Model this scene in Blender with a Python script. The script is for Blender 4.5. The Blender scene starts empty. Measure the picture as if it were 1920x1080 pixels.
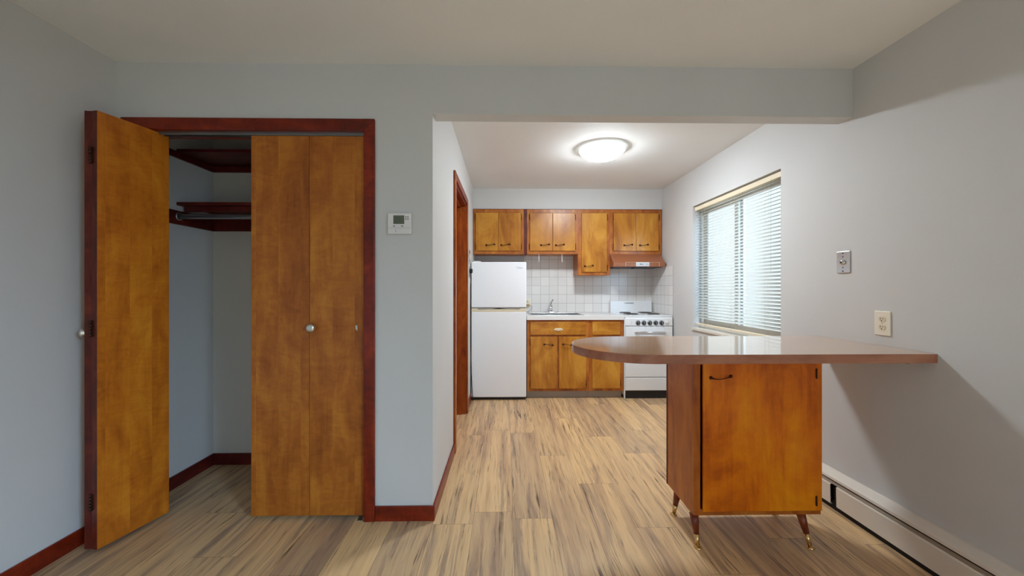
import bpy, bmesh, math, random
from mathutils import Vector, Matrix
R = math.radians
PI = math.pi
random.seed(7)
sc = bpy.context.scene
COL = sc.collection

# ------------------------------------------------------------------ camera
cam_d = bpy.data.cameras.new('camera')
cam_d.sensor_width = 36.0
cam_d.lens = 13.5
cam_d.clip_start = 0.02
cam = bpy.data.objects.new('camera', cam_d)
COL.objects.link(cam)
cam.location = (0, 0, 1.24)
cam.rotation_euler = (R(90), 0, R(-0.955))
sc.camera = cam

# ------------------------------------------------------------------ exposure, sky
sc.view_settings.view_transform = 'Standard'
sc.view_settings.look = 'None'
sc.view_settings.exposure = 0.9
sc.view_settings.gamma = 1.0
sc.view_settings.use_curve_mapping = False
sc.cycles.max_bounces = 12
sc.cycles.diffuse_bounces = 8
sc.cycles.use_denoising = True
sc.cycles.sample_clamp_indirect = 6.0
world = bpy.data.worlds.new('overcast_sky')
sc.world = world
world.use_nodes = True
nt = world.node_tree
wbg = nt.nodes['Background']
wbg.inputs['Strength'].default_value = 0.68
_tc = nt.nodes.new('ShaderNodeTexCoord')
_sp = nt.nodes.new('ShaderNodeSeparateXYZ')
_rp = nt.nodes.new('ShaderNodeValToRGB')
nt.links.new(_tc.outputs['Generated'], _sp.inputs[0])
_mr = nt.nodes.new('ShaderNodeMapRange')
_mr.inputs[1].default_value = -1.0
nt.links.new(_sp.outputs[2], _mr.inputs[0])
nt.links.new(_mr.outputs[0], _rp.inputs[0])
_e = _rp.color_ramp.elements
_e[0].position = 0.40; _e[0].color = (0.80, 0.84, 0.84, 1)   # pale paved ground
_e[1].position = 0.75; _e[1].color = (0.86, 0.94, 1.0, 1)    # overcast sky
nt.links.new(_rp.outputs[0], wbg.inputs['Color'])

LAMP_STRENGTH = 87.0
LAMP_COLOR = (0.94, 1.02, 1.07, 1)

def window_light(name, loc, rot, sx, sy, portal=True):
    l = bpy.data.lights.new(name, 'AREA')
    l.shape = 'RECTANGLE'
    l.size = sx
    l.size_y = sy
    l.cycles.is_portal = portal
    o = bpy.data.objects.new(name, l)
    COL.objects.link(o)
    o.location = loc
    o.rotation_euler = rot
    return o

# the portal only guides the sampling of the sky seen through the kitchen window
window_light('sky_portal', (2.06, 3.226, 1.45), (0, R(90), 0), 1.2, 1.24)
# bright sky outside the living-room window, which lies in the right wall behind the viewer
sky = window_light('window_daylight', (3.0, -1.5, 2.75), (0, R(52), 0), 1.9, 2.6, False)
sky.data.energy = 660
sky.data.color = (0.58, 0.81, 1.08)
# added fill light for the low surfaces, aimed in through the added rear glass door
sky = window_light('added_rear_fill', (0.9, -4.4, 2.95), (R(58), 0, 0), 2.4, 1.7, False)
sky.data.energy = 110
sky.data.color = (0.58, 0.81, 1.08)

# ------------------------------------------------------------------ materials
def srgb(r, g, b):
    f = lambda v: (v/255/12.92) if v/255 <= 0.04045 else ((v/255+0.055)/1.055)**2.4
    return (f(r), f(g), f(b), 1)

class NT:
    def __init__(s, name):
        s.m = bpy.data.materials.new(name)
        s.m.use_nodes = True
        s.t = s.m.node_tree
        s.b = s.t.nodes['Principled BSDF']
        s.out = s.t.nodes['Material Output']
    def n(s, kind, **kw):
        x = s.t.nodes.new(kind)
        for k, v in kw.items():
            setattr(x, k, v)
        return x
    def l(s, a, b):
        s.t.links.new(a, b)
    def put(s, v, sock):
        if isinstance(v, bpy.types.NodeSocket):
            s.l(v, sock)
        else:
            sock.default_value = v
    def math(s, op, a, b=None, c=None):
        x = s.n('ShaderNodeMath', operation=op)
        s.put(a, x.inputs[0])
        if b is not None: s.put(b, x.inputs[1])
        if c is not None: s.put(c, x.inputs[2])
        return x.outputs[0]
    def comb(s, x, y, z):
        c = s.n('ShaderNodeCombineXYZ')
        s.put(x, c.inputs[0]); s.put(y, c.inputs[1]); s.put(z, c.inputs[2])
        return c.outputs[0]
    def noise(s, vec, scale=1.0, detail=4.0, rough=0.55, dist=0.0):
        x = s.n('ShaderNodeTexNoise')
        s.l(vec, x.inputs['Vector'])
        x.inputs['Scale'].default_value = scale
        x.inputs['Detail'].default_value = detail
        x.inputs['Roughness'].default_value = rough
        x.inputs['Distortion'].default_value = dist
        return x.outputs[0]
    def ramp(s, fac, stops):
        x = s.n('ShaderNodeValToRGB')
        s.l(fac, x.inputs[0])
        e = x.color_ramp.elements
        e[0].position, e[0].color = stops[0]
        e[1].position, e[1].color = stops[-1]
        for p, c in stops[1:-1]:
            k = e.new(p); k.color = c
        return x.outputs[0]
    def mix(s, fac, a, b, mode='MIX'):
        x = s.n('ShaderNodeMix', data_type='RGBA', blend_type=mode)
        s.put(fac, x.inputs[0]); s.put(a, x.inputs[6]); s.put(b, x.inputs[7])
        return x.outputs[2]
    def bump(s, h, strength=0.2, dist=0.002):
        x = s.n('ShaderNodeBump')
        x.inputs['Strength'].default_value = strength
        x.inputs['Distance'].default_value = dist
        s.l(h, x.inputs['Height'])
        s.l(x.outputs[0], s.b.inputs['Normal'])
    def coords(s, rnd=True):
        tc = s.n('ShaderNodeTexCoord')
        v = tc.outputs['Object']
        if rnd:
            oi = s.n('ShaderNodeObjectInfo')
            k = s.math('MULTIPLY', oi.outputs['Random'], 37.0)
            a = s.n('ShaderNodeVectorMath', operation='ADD')
            s.l(v, a.inputs[0]); s.l(s.comb(k, k, k), a.inputs[1])
            v = a.outputs[0]
        sp = s.n('ShaderNodeSeparateXYZ')
        s.l(v, sp.inputs[0])
        return sp.outputs[0], sp.outputs[1], sp.outputs[2]

def plain(name, col, rough=0.5, metal=0.0, coat=0.0, spec=0.5):
    t = NT(name)
    t.b.inputs['Base Color'].default_value = col
    t.b.inputs['Roughness'].default_value = rough
    t.b.inputs['Metallic'].default_value = metal
    t.b.inputs['Coat Weight'].default_value = coat
    t.b.inputs['Specular IOR Level'].default_value = spec
    return t.m

def paint(name, col, bump=0.25, scale=260.0, rough=0.62):
    t = NT(name)
    tc = t.n('ShaderNodeTexCoord')
    f = t.noise(tc.outputs['Object'], scale, 3, 0.6)
    big = t.noise(tc.outputs['Object'], 1.3, 3, 0.5)
    c2 = tuple(v*0.95 for v in col[:3]) + (1,)
    t.l(t.ramp(big, [(0.3, col), (0.7, c2)]), t.b.inputs['Base Color'])
    t.b.inputs['Roughness'].default_value = rough
    t.bump(f, bump, 0.0015)
    return t.m

def stained_wood(name, light, mid, dark, grain='Z', rough=0.32, coat=0.1, blotch=1.0, figure=1.0, strips=0.0, spread=1.0):
    """stained birch plywood: cloudy blotches, wavy cross figure, fine pores along the grain"""
    t = NT(name)
    x, y, z = t.coords()
    if grain == 'X': x, z = z, x
    if grain == 'Y': y, z = z, y
    if strips:
        wn = t.n('ShaderNodeTexWhiteNoise', noise_dimensions='1D')
        t.l(t.math('FLOOR', t.math('DIVIDE', t.math('ADD', x, y), 0.118)), wn.inputs['W'])
        zz = t.math('ADD', z, t.math('MULTIPLY', wn.outputs['Value'], 9.0))
    else:
        zz = z
    cloud = t.noise(t.comb(t.math('MULTIPLY', x, 5.0), t.math('MULTIPLY', y, 5.0), t.math('MULTIPLY', zz, 2.4)), 1.0*blotch, 5, 0.6, 1.2)
    fig = t.noise(t.comb(t.math('MULTIPLY', x, 6.0), t.math('MULTIPLY', y, 6.0), t.math('MULTIPLY', zz, 15.0)), 1.0, 5, 0.62, 2.2)
    long_ = t.noise(t.comb(t.math('MULTIPLY', x, 22.0), t.math('MULTIPLY', y, 22.0), t.math('MULTIPLY', zz, 1.6)), 1.0, 4, 0.6, 1.0)
    fine = t.noise(t.comb(t.math('MULTIPLY', x, 330.0), t.math('MULTIPLY', y, 330.0), t.math('MULTIPLY', z, 9.0)), 1.0, 3, 0.65)
    wf = 0.26*figure
    k = t.math('ADD', t.math('MULTIPLY', cloud, 0.74-wf), t.math('MULTIPLY', fig, wf))
    k = t.math('ADD', k, t.math('MULTIPLY', long_, 0.18))
    k = t.math('ADD', k, t.math('MULTIPLY', fine, 0.08))
    if strips:
        k = t.math('ADD', k, t.math('MULTIPLY', t.math('SUBTRACT', wn.outputs['Value'], 0.5), strips))
    c = t.ramp(k, [(0.50-0.13*spread, dark), (0.50, mid), (0.50+0.12*spread, light)])
    t.l(c, t.b.inputs['Base Color'])
    t.b.inputs['Roughness'].default_value = rough
    t.b.inputs['Specular IOR Level'].default_value = 0.3
    t.b.inputs['Coat Weight'].default_value = coat
    t.b.inputs['Coat Roughness'].default_value = 0.25
    t.bump(fine, 0.05, 0.0006)
    return t.m

def floor_material():
    t = NT('laminate_plank_floor')
    tc = t.n('ShaderNodeTexCoord')
    sp = t.n('ShaderNodeSeparateXYZ'); t.l(tc.outputs['Object'], sp.inputs[0])
    x, y = sp.outputs[0], sp.outputs[1]
    W, L = 0.212, 1.22
    xs = t.math('DIVIDE', t.math('SUBTRACT', x, -0.09-W*40), W)
    row = t.math('FLOOR', xs)
    fx = t.math('FRACT', xs)
    wn = t.n('ShaderNodeTexWhiteNoise', noise_dimensions='1D'); t.l(row, wn.inputs['W'])
    ys = t.math('ADD', t.math('DIVIDE', t.math('ADD', y, 50.0), L), wn.outputs['Value'])
    col = t.math('FLOOR', ys)
    fy = t.math('FRACT', ys)
    wn2 = t.n('ShaderNodeTexWhiteNoise', noise_dimensions='2D')
    t.l(t.comb(row, col, 0.0), wn2.inputs['Vector'])
    pid = wn2.outputs['Value']
    off = t.math('MULTIPLY', pid, 61.0)
    # wavy displacement of the grain lines
    warp = t.noise(t.comb(t.math('MULTIPLY', x, 8.0), t.math('MULTIPLY', y, 3.2), off), 1.0, 3, 0.5)
    xw = t.math('ADD', x, t.math('MULTIPLY', t.math('SUBTRACT', warp, 0.5), 0.035))
    broad = t.noise(t.comb(t.math('MULTIPLY', xw, 15.0), t.math('MULTIPLY', y, 0.8), off), 1.0, 3, 0.5, 0.3)
    streak = t.noise(t.comb(t.math('MULTIPLY', xw, 80.0), t.math('MULTIPLY', y, 2.4), off), 1.0, 5, 0.62, 0.4)
    fine = t.noise(t.comb(t.math('MULTIPLY', xw, 190.0), t.math('MULTIPLY', y, 4.5), off), 1.0, 4, 0.65)
    blot = t.noise(t.comb(t.math('MULTIPLY', x, 7.0), t.math('MULTIPLY', y, 2.6), off), 1.0, 4, 0.6, 1.2)
    base = t.ramp(broad, [(0.28, srgb(166, 134, 106)), (0.42, srgb(198, 162, 122)), (0.54, srgb(224, 188, 138)), (0.66, srgb(206, 171, 128)), (0.78, srgb(170, 140, 114))])
    c = t.mix(t.math('MULTIPLY', t.math('MAXIMUM', t.math('SUBTRACT', pid, 0.35), 0.0), 0.85), base, srgb(158, 132, 112))
    k = t.math('ADD', t.math('MULTIPLY', streak, 0.62), t.math('MULTIPLY', fine, 0.38))
    sm = t.n('ShaderNodeMapRange', interpolation_type='SMOOTHSTEP')
    t.l(k, sm.inputs[0]); sm.inputs[1].default_value = 0.48; sm.inputs[2].default_value = 0.37
    sm.inputs[3].default_value = 0.0; sm.inputs[4].default_value = 0.9
    bm_ = t.n('ShaderNodeMapRange', interpolation_type='SMOOTHSTEP')
    t.l(blot, bm_.inputs[0]); bm_.inputs[1].default_value = 0.40; bm_.inputs[2].default_value = 0.66
    bm_.inputs[3].default_value = 0.25; bm_.inputs[4].default_value = 1.0
    greyn = t.noise(t.comb(t.math('MULTIPLY', xw, 17.0), t.math('MULTIPLY', y, 1.2), t.math('ADD', off, 7.7)), 1.0, 4, 0.6, 0.8)
    gm = t.n('ShaderNodeMapRange', interpolation_type='SMOOTHSTEP')
    t.l(greyn, gm.inputs[0]); gm.inputs[1].default_value = 0.54; gm.inputs[2].default_value = 0.68; gm.inputs[4].default_value = 0.7
    c = t.mix(gm.outputs[0], c, srgb(140, 118, 104))
    c = t.mix(t.math('MULTIPLY', sm.outputs[0], bm_.outputs[0]), c, srgb(88, 68, 54))
    crack = t.noise(t.comb(t.math('MULTIPLY', xw, 44.0), t.math('MULTIPLY', y, 1.2), t.math('ADD', off, 3.1)), 1.0, 3, 0.55, 0.9)
    cm = t.n('ShaderNodeMapRange', interpolation_type='SMOOTHSTEP')
    t.l(crack, cm.inputs[0]); cm.inputs[1].default_value = 0.40; cm.inputs[2].default_value = 0.31; cm.inputs[4].default_value = 0.9
    c = t.mix(t.math('MULTIPLY', cm.outputs[0], bm_.outputs[0]), c, srgb(62, 46, 38))
    # pale pores
    sm2 = t.n('ShaderNodeMapRange', interpolation_type='SMOOTHSTEP')
    t.l(fine, sm2.inputs[0]); sm2.inputs[1].default_value = 0.52; sm2.inputs[2].default_value = 0.68
    sm2.inputs[3].default_value = 0.0; sm2.inputs[4].default_value = 0.35
    c = t.mix(sm2.outputs[0], c, srgb(226, 200, 160))
    # seams
    ex = t.math('MULTIPLY', t.math('MINIMUM', fx, t.math('SUBTRACT', 1.0, fx)), W)
    ey = t.math('MULTIPLY', t.math('MINIMUM', fy, t.math('SUBTRACT', 1.0, fy)), L)
    seam = t.math('LESS_THAN', t.math('MINIMUM', ex, ey), 0.0011)
    c = t.mix(t.math('MULTIPLY', seam, 0.6), c, srgb(84, 62, 50))
    t.l(c, t.b.inputs['Base Color'])
    t.b.inputs['Roughness'].default_value = 0.42
    t.b.inputs['Specular IOR Level'].default_value = 0.4
    h = t.math('SUBTRACT', fine, t.math('MULTIPLY', seam, 2.0))
    t.bump(h, 0.12, 0.001)
    return t.m

def tile_material(name, axis, o1, o2):
    t = NT(name)
    g = t.n('ShaderNodeNewGeometry')
    sp = t.n('ShaderNodeSeparateXYZ'); t.l(g.outputs['Position'], sp.inputs[0])
    a = sp.outputs[0 if axis == 'X' else 1]; z = sp.outputs[2]
    P = 0.1125
    u = t.math('DIVIDE', t.math('ADD', a, 20*P-o1), P)
    v = t.math('DIVIDE', t.math('ADD', z, 20*P-o2), P)
    fu, fv = t.math('FRACT', u), t.math('FRACT', v)
    e = t.math('MINIMUM', t.math('MINIMUM', fu, t.math('SUBTRACT', 1.0, fu)), t.math('MINIMUM', fv, t.math('SUBTRACT', 1.0, fv)))
    gr = t.n('ShaderNodeMapRange', interpolation_type='SMOOTHSTEP')
    t.l(e, gr.inputs[0]); gr.inputs[1].default_value = 0.010; gr.inputs[2].default_value = 0.026
    wn = t.n('ShaderNodeTexWhiteNoise', noise_dimensions='2D')
    t.l(t.comb(t.math('FLOOR', u), t.math('FLOOR', v), 0.0), wn.inputs['Vector'])
    tile = t.mix(wn.outputs['Value'], srgb(230, 228, 226), srgb(224, 222, 220))
    t.l(t.mix(gr.outputs[0], srgb(180, 176, 171), tile), t.b.inputs['Base Color'])
    t.b.inputs['Roughness'].default_value = 0.22
    t.bump(gr.outputs[0], 0.35, 0.0015)
    return t.m

M = {}
M['wall'] = paint('wall_paint', srgb(205, 206, 206))
M['kwall'] = M['wall']
M['ceil'] = paint('ceiling_paint', srgb(231, 232, 231), 0.5, 120.0, 0.8)
M['closet'] = paint('closet_paint', srgb(206, 204, 198))
M['floor'] = floor_material()
MT = (srgb(142, 48, 20), srgb(116, 33, 13), srgb(80, 20, 9))
M['trim'] = stained_wood('mahogany_trim', *MT, 'Z', 0.32, 0.1, 1.5)
M['trimx'] = stained_wood('mahogany_trim_horizontal', *MT, 'X', 0.32, 0.1, 1.5)
M['trimy'] = stained_wood('mahogany_trim_lengthwise', *MT, 'Y', 0.32, 0.1, 1.5)
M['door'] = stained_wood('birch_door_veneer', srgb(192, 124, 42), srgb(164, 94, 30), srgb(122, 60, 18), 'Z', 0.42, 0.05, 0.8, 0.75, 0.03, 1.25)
M['door_lit'] = stained_wood('birch_door_veneer_lit', srgb(216, 142, 40), srgb(190, 110, 26), srgb(144, 72, 16), 'Z', 0.42, 0.05, 0.8, 0.75, 0.03, 1.25)  # same birch as the right pair, lightened to paint in stronger light
CB = (srgb(206, 150, 60), srgb(184, 122, 40), srgb(146, 84, 24))
M['cab'] = stained_wood('birch_cabinet_face', *CB, 'Z', 0.34, 0.12, 0.6, 0.12, 0, 1.0)
M['cabx'] = stained_wood('birch_cabinet_drawer', *CB, 'X', 0.34, 0.15, 1.0, 0.3)
M['frame'] = stained_wood('cabinet_face_frame', srgb(190, 122, 50), srgb(170, 98, 38), srgb(138, 72, 26), 'Z', 0.36, 0.12, 1.4, 0.3)
M['jamb'] = stained_wood('door_jamb_wood', srgb(176, 96, 32), srgb(152, 74, 24), srgb(118, 50, 18), 'Z', 0.36, 0.1, 1.2, 0.5)
M['bardoor'] = stained_wood('bar_cabinet_veneer', srgb(244, 154, 16), srgb(220, 114, 8), srgb(150, 50, 5), 'Z', 0.3, 0.12, 0.6, 0.25, 0, 1.2)
M['barframe'] = stained_wood('bar_cabinet_frame', srgb(196, 118, 42), srgb(174, 94, 30), srgb(140, 66, 20), 'Z', 0.33, 0.12, 1.0, 0.3)
M['leg'] = stained_wood('tapered_leg_wood', srgb(140, 68, 30), srgb(114, 46, 20), srgb(90, 32, 16), 'Z', 0.3, 0.2, 2.0, 0.2)
ME = (srgb(116, 48, 30), srgb(92, 32, 22), srgb(70, 22, 18))
M['dark_edge'] = stained_wood('panel_edge_mahogany', *ME, 'Z', 0.4, 0.05, 2.0, 0.2)
MS = (srgb(106, 34, 26), srgb(84, 22, 18), srgb(62, 15, 13))
M['shelf'] = stained_wood('closet_shelf_mahogany', *MS, 'X', 0.45, 0.05, 1.5)
M['shelfy'] = stained_wood('closet_cleat_mahogany', *MS, 'Y', 0.45, 0.05, 1.5)
M['bartop'] = stained_wood('bar_top_laminate', srgb(208, 158, 104), srgb(198, 146, 94), srgb(186, 134, 84), 'X', 0.12, 1.0, 0.7, 0.15)
M['bartop'].node_tree.nodes['Principled BSDF'].inputs['Coat Roughness'].default_value = 0.07
M['baredge'] = stained_wood('bar_edge_laminate', srgb(180, 124, 96), srgb(162, 104, 80), srgb(134, 80, 60), 'X', 0.3, 0.3, 0.8, 0.3)
M['white'] = plain('white_enamel', srgb(226, 229, 232), 0.22, 0, 0.3)
M['fridge'] = plain('fridge_white', srgb(236, 241, 248), 0.35)
M['cream'] = plain('cream_plastic', srgb(222, 212, 186), 0.4)
M['plastic'] = plain('white_plastic', srgb(222, 221, 222), 0.4)
M['ivory'] = plain('ivory_plastic', srgb(232, 226, 210), 0.35)
M['grey'] = plain('grey_plastic', srgb(150, 150, 148), 0.4)
M['midgrey'] = plain('mid_grey_print', srgb(120, 122, 122), 0.5)
M['black'] = plain('black_plastic', srgb(24, 25, 28), 0.4)
M['gap'] = plain('recess_shade', srgb(22, 18, 16), 0.8)  # near-black paints the shade inside the heater
M['chrome'] = plain('chrome', (0.8, 0.8, 0.82, 1), 0.12, 1.0)
M['nickel'] = plain('brushed_nickel', (0.62, 0.60, 0.55, 1), 0.28, 1.0)
M['steel'] = plain('stainless_steel', (0.66, 0.67, 0.68, 1), 0.25, 1.0)
M['panel'] = plain('silver_panel', srgb(205, 206, 206), 0.5, 0.2)
M['brass'] = plain('brass', (0.72, 0.50, 0.22, 1), 0.25, 1.0)
M['bronze'] = plain('antique_bronze', srgb(76, 48, 34), 0.35, 0.75)
M['laminate'] = plain('white_counter_laminate', srgb(226, 226, 226), 0.3)
M['kick'] = plain('toe_kick_grey', srgb(172, 166, 156), 0.6)
M['heater'] = plain('heater_cream_enamel', srgb(222, 214, 202), 0.35)
M['heatshade'] = plain('heater_damper_shaded', srgb(150, 134, 116), 0.5)  # browner than the covers: shade is mixed into this colour
M['hood'] = plain('coppertone_enamel', srgb(152, 96, 68), 0.32, 0.1)
M['lcd'] = plain('lcd_screen', srgb(98, 104, 90), 0.2)
M['lcdd'] = plain('lcd_digit', srgb(66, 72, 62), 0.3)
M['vinyl'] = plain('window_vinyl', srgb(214, 210, 202), 0.4)
M['rail'] = plain('blind_rail', srgb(226, 214, 188), 0.4)
M['coil'] = plain('burner_coil', srgb(58, 54, 50), 0.5, 0.3)
M['tin'] = plain('galvanised_rod', (0.55, 0.56, 0.56, 1), 0.35, 1.0)
M['track'] = plain('worn_steel_track', (0.30, 0.31, 0.31, 1), 0.4, 1.0)
M['plug'] = plain('tan_plug', srgb(170, 140, 100), 0.5)
M['tile_back'] = tile_material('wall_tile_back', 'X', 1.348, 0.931)
M['tile_side'] = tile_material('wall_tile_side', 'Y', 4.29, 0.931)

def slat_mat(name='blind_slat', k=0.5):
    t = NT(name)
    t.b.inputs['Base Color'].default_value = srgb(238, 240, 238)
    t.b.inputs['Roughness'].default_value = 0.4
    tr = t.n('ShaderNodeBsdfTranslucent'); tr.inputs[0].default_value = srgb(236, 241, 240)
    mx = t.n('ShaderNodeMixShader'); mx.inputs[0].default_value = k
    t.l(t.b.outputs[0], mx.inputs[1]); t.l(tr.outputs[0], mx.inputs[2]); t.l(mx.outputs[0], t.out.inputs[0])
    return t.m
M['slat'] = slat_mat()
M['opal'] = slat_mat('opal_rim', 0.05)

def glass_mat():
    t = NT('window_glass')
    tr = t.n('ShaderNodeBsdfTransparent'); tr.inputs[0].default_value = (0.95, 0.97, 0.97, 1)
    gl = t.n('ShaderNodeBsdfGlossy'); gl.inputs['Roughness'].default_value = 0.02
    lw = t.n('ShaderNodeLayerWeight'); lw.inputs[0].default_value = 0.5
    fr = t.math('MULTIPLY_ADD', t.math('POWER', lw.outputs['Facing'], 5.0), 0.9, 0.04)
    mx = t.n('ShaderNodeMixShader')
    t.l(fr, mx.inputs[0]); t.l(tr.outputs[0], mx.inputs[1]); t.l(gl.outputs[0], mx.inputs[2]); t.l(mx.outputs[0], t.out.inputs[0])
    return t.m
M['glass'] = glass_mat()

def lamp_mat():
    t = NT('lit_frosted_glass')
    t.b.inputs['Base Color'].default_value = (0.9, 0.9, 0.88, 1)
    t.b.inputs['Emission Color'].default_value = LAMP_COLOR
    t.b.inputs['Emission Strength'].default_value = LAMP_STRENGTH
    return t.m
M['lamp'] = lamp_mat()

# ------------------------------------------------------------------ mesh helpers
class MB:
    """collects shapes into one bmesh (world coordinates)"""
    def __init__(s):
        s.bm = bmesh.new()
    def box(s, x0, x1, y0, y1, z0, z1):
        v = [s.bm.verts.new(p) for p in ((x0,y0,z0),(x1,y0,z0),(x1,y1,z0),(x0,y1,z0),(x0,y0,z1),(x1,y0,z1),(x1,y1,z1),(x0,y1,z1))]
        for f in ((3,2,1,0),(4,5,6,7),(0,1,5,4),(1,2,6,5),(2,3,7,6),(3,0,4,7)):
            s.bm.faces.new([v[i] for i in f])
        return s
    def prism(s, pts, axis, a0, a1):
        """closed 2-D outline extruded along an axis; pts are the other two coords in xyz order"""
        def P(p, a):
            return {'X': (a, p[0], p[1]), 'Y': (p[0], a, p[1]), 'Z': (p[0], p[1], a)}[axis]
        A = [s.bm.verts.new(P(p, a0)) for p in pts]
        B = [s.bm.verts.new(P(p, a1)) for p in pts]
        n = len(pts)
        s.bm.faces.new(A); s.bm.faces.new(B[::-1])
        for i in range(n):
            s.bm.faces.new([A[i], B[i], B[(i+1)%n], A[(i+1)%n]])
        return s
    def tube(s, pts, r, n=10, caps=True):
        pts = [Vector(p) for p in pts]
        rr = r if isinstance(r, (list, tuple)) else [r]*len(pts)
        rings = []
        prev = None
        for i, p in enumerate(pts):
            t = (pts[min(i+1, len(pts)-1)] - pts[max(i-1, 0)]).normalized()
            if prev is None:
                a = t.cross(Vector((0, 0, 1)))
                if a.length < 1e-4: a = t.cross(Vector((0, 1, 0)))
                a.normalize()
            else:
                a = (prev - t*prev.dot(t)).normalized()
            prev = a
            b = t.cross(a)
            rings.append([s.bm.verts.new(p + (a*math.cos(2*PI*k/n) + b*math.sin(2*PI*k/n))*rr[i]) for k in range(n)])
        for i in range(len(rings)-1):
            for k in range(n):
                f = s.bm.faces.new([rings[i][k], rings[i][(k+1)%n], rings[i+1][(k+1)%n], rings[i+1][k]])
                f.smooth = True
        if caps:
            s.bm.faces.new(rings[0][::-1]); s.bm.faces.new(rings[-1])
        return s
    def lathe(s, prof, c, axis='Z', n=40, smooth=True, closed=False):
        """prof: (radius, height along axis)"""
        c = Vector(c)
        def P(r, h, a):
            ca, sa = math.cos(a)*r, math.sin(a)*r
            return c + {'Z': Vector((ca, sa, h)), 'Y': Vector((ca, h, sa)), 'X': Vector((h, ca, sa))}[axis]
        rings = []
        for r, h in prof:
            if r < 1e-6:
                rings.append([s.bm.verts.new(P(0, h, 0))])
            else:
                rings.append([s.bm.verts.new(P(r, h, 2*PI*k/n)) for k in range(n)])
        pairs = list(zip(rings, rings[1:]))
        if closed: pairs.append((rings[-1], rings[0]))
        for A, B in pairs:
            for k in range(n):
                q = [A[k % len(A)], A[(k+1) % len(A)], B[(k+1) % len(B)], B[k % len(B)]]
                u = []
                for v in q:
                    if v not in u: u.append(v)
                if len(u) > 2:
                    f = s.bm.faces.new(u); f.smooth = smooth
        return s
    def torus(s, c, R_, r, axis='Z', n=28, m=8):
        return s.lathe([(R_ + r*math.cos(2*PI*k/m), r*math.sin(2*PI*k/m)) for k in range(m)], c, axis, n, closed=True)

def tag(o, label=None, cat=None, group=None, kind=None):
    if label: o['label'] = label
    if cat: o['category'] = cat
    if group: o['group'] = group
    if kind: o['kind'] = kind
    return o

def obj(name, mb, mat, parent=None, bevel=0.0, seg=2, label=None):
    bm = mb.bm
    bmesh.ops.recalc_face_normals(bm, faces=bm.faces)
    lo = Vector((min(v.co.x for v in bm.verts), min(v.co.y for v in bm.verts), min(v.co.z for v in bm.verts)))
    hi = Vector((max(v.co.x for v in bm.verts), max(v.co.y for v in bm.verts), max(v.co.z for v in bm.verts)))
    c = Vector(((lo.x+hi.x)/2, (lo.y+hi.y)/2, lo.z if parent is None else (lo.z+hi.z)/2))
    for v in bm.verts: v.co -= c
    me = bpy.data.meshes.new(name)
    bm.to_mesh(me); bm.free()
    me.materials.append(M[mat] if isinstance(mat, str) else mat)
    o = bpy.data.objects.new(name, me)
    COL.objects.link(o)
    if parent is not None:
        o.parent = parent
        w = Vector(parent['_w'])
        o.location = c - w
    else:
        o.location = c
    o['_w'] = tuple(c)
    if bevel:
        b = o.modifiers.new('soft_edges', 'BEVEL')
        b.width = bevel; b.segments = seg; b.limit_method = 'ANGLE'; b.angle_limit = R(40)
    if label: o['label'] = label
    return o

def thing(name, label, cat, loc, group=None, kind=None):
    o = bpy.data.objects.new(name, None)
    o.empty_display_size = 0.1
    COL.objects.link(o)
    o.location = loc
    o['_w'] = tuple(loc)
    return tag(o, label, cat, group, kind)

def box(*a): return MB().box(*a)

def structure(name, mb, mat, label=None, bevel=0.0):
    o = obj(name, mb, mat, None, bevel)
    o['kind'] = 'structure'
    if label: o['label'] = label
    return o

# ------------------------------------------------------------------ key planes
XL, XR = -2.055, 1.89          # left and right walls
YF = 2.06                      # wall with the closet and the kitchen opening
YK = 4.93                      # kitchen back wall
XK = -0.39                     # kitchen left wall
YR = -2.8                      # wall behind the camera
H = 2.433
BEAM = 2.17

# ================================================================== ROOM SHELL
structure('floor', box(XL-0.2, XR+0.2, YR-0.2, YK+0.2, -0.1, 0), 'floor', 'wood-look plank floor running through both rooms')
structure('ceiling', box(XL-0.2, XR+0.2, YR-0.2, YK+0.2, H, H+0.1), 'ceil', 'off-white textured ceiling')
structure('wall_left', box(XL-0.14, XL, YR, 2.86, 0, H), 'wall', 'pale grey wall left of the closet')

OL, OR_, OT = -1.98, -0.733, 2.093      # closet rough opening
w = MB()
w.box(XL, OL, YF, YF+0.12, 0, H)
w.box(OL, OR_, YF, YF+0.12, OT, H)
w.box(OR_, XK, YF, YF+0.12, 0, H)
w.box(XK, XR, YF, YF+0.09, BEAM, H)
structure('wall_front', w, 'wall', 'grey wall holding the closet with the beam over the kitchen opening')

structure('wall_closet_back', box(XL, -0.51, 2.735, 2.86, 0, H), 'closet', 'back wall inside the closet')
w = MB()
w.box(XK-0.12, XK, YF+0.12, 2.93, 0, H)
w.box(XK-0.12, XK, 2.93, 3.795, 2.062, H)
w.box(XK-0.12, XK, 3.795, YK, 0, H)
structure('wall_kitchen_left', w, 'wall', 'white kitchen wall with the side doorway')
structure('wall_back', box(XK-0.12, XR+0.14, YK, YK+0.14, 0, H), 'wall', 'kitchen back wall')
structure('wall_soffit', box(XK, XR, 4.612, YK, 2.187, H), 'wall', 'dropped soffit above the upper cabinets')

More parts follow.
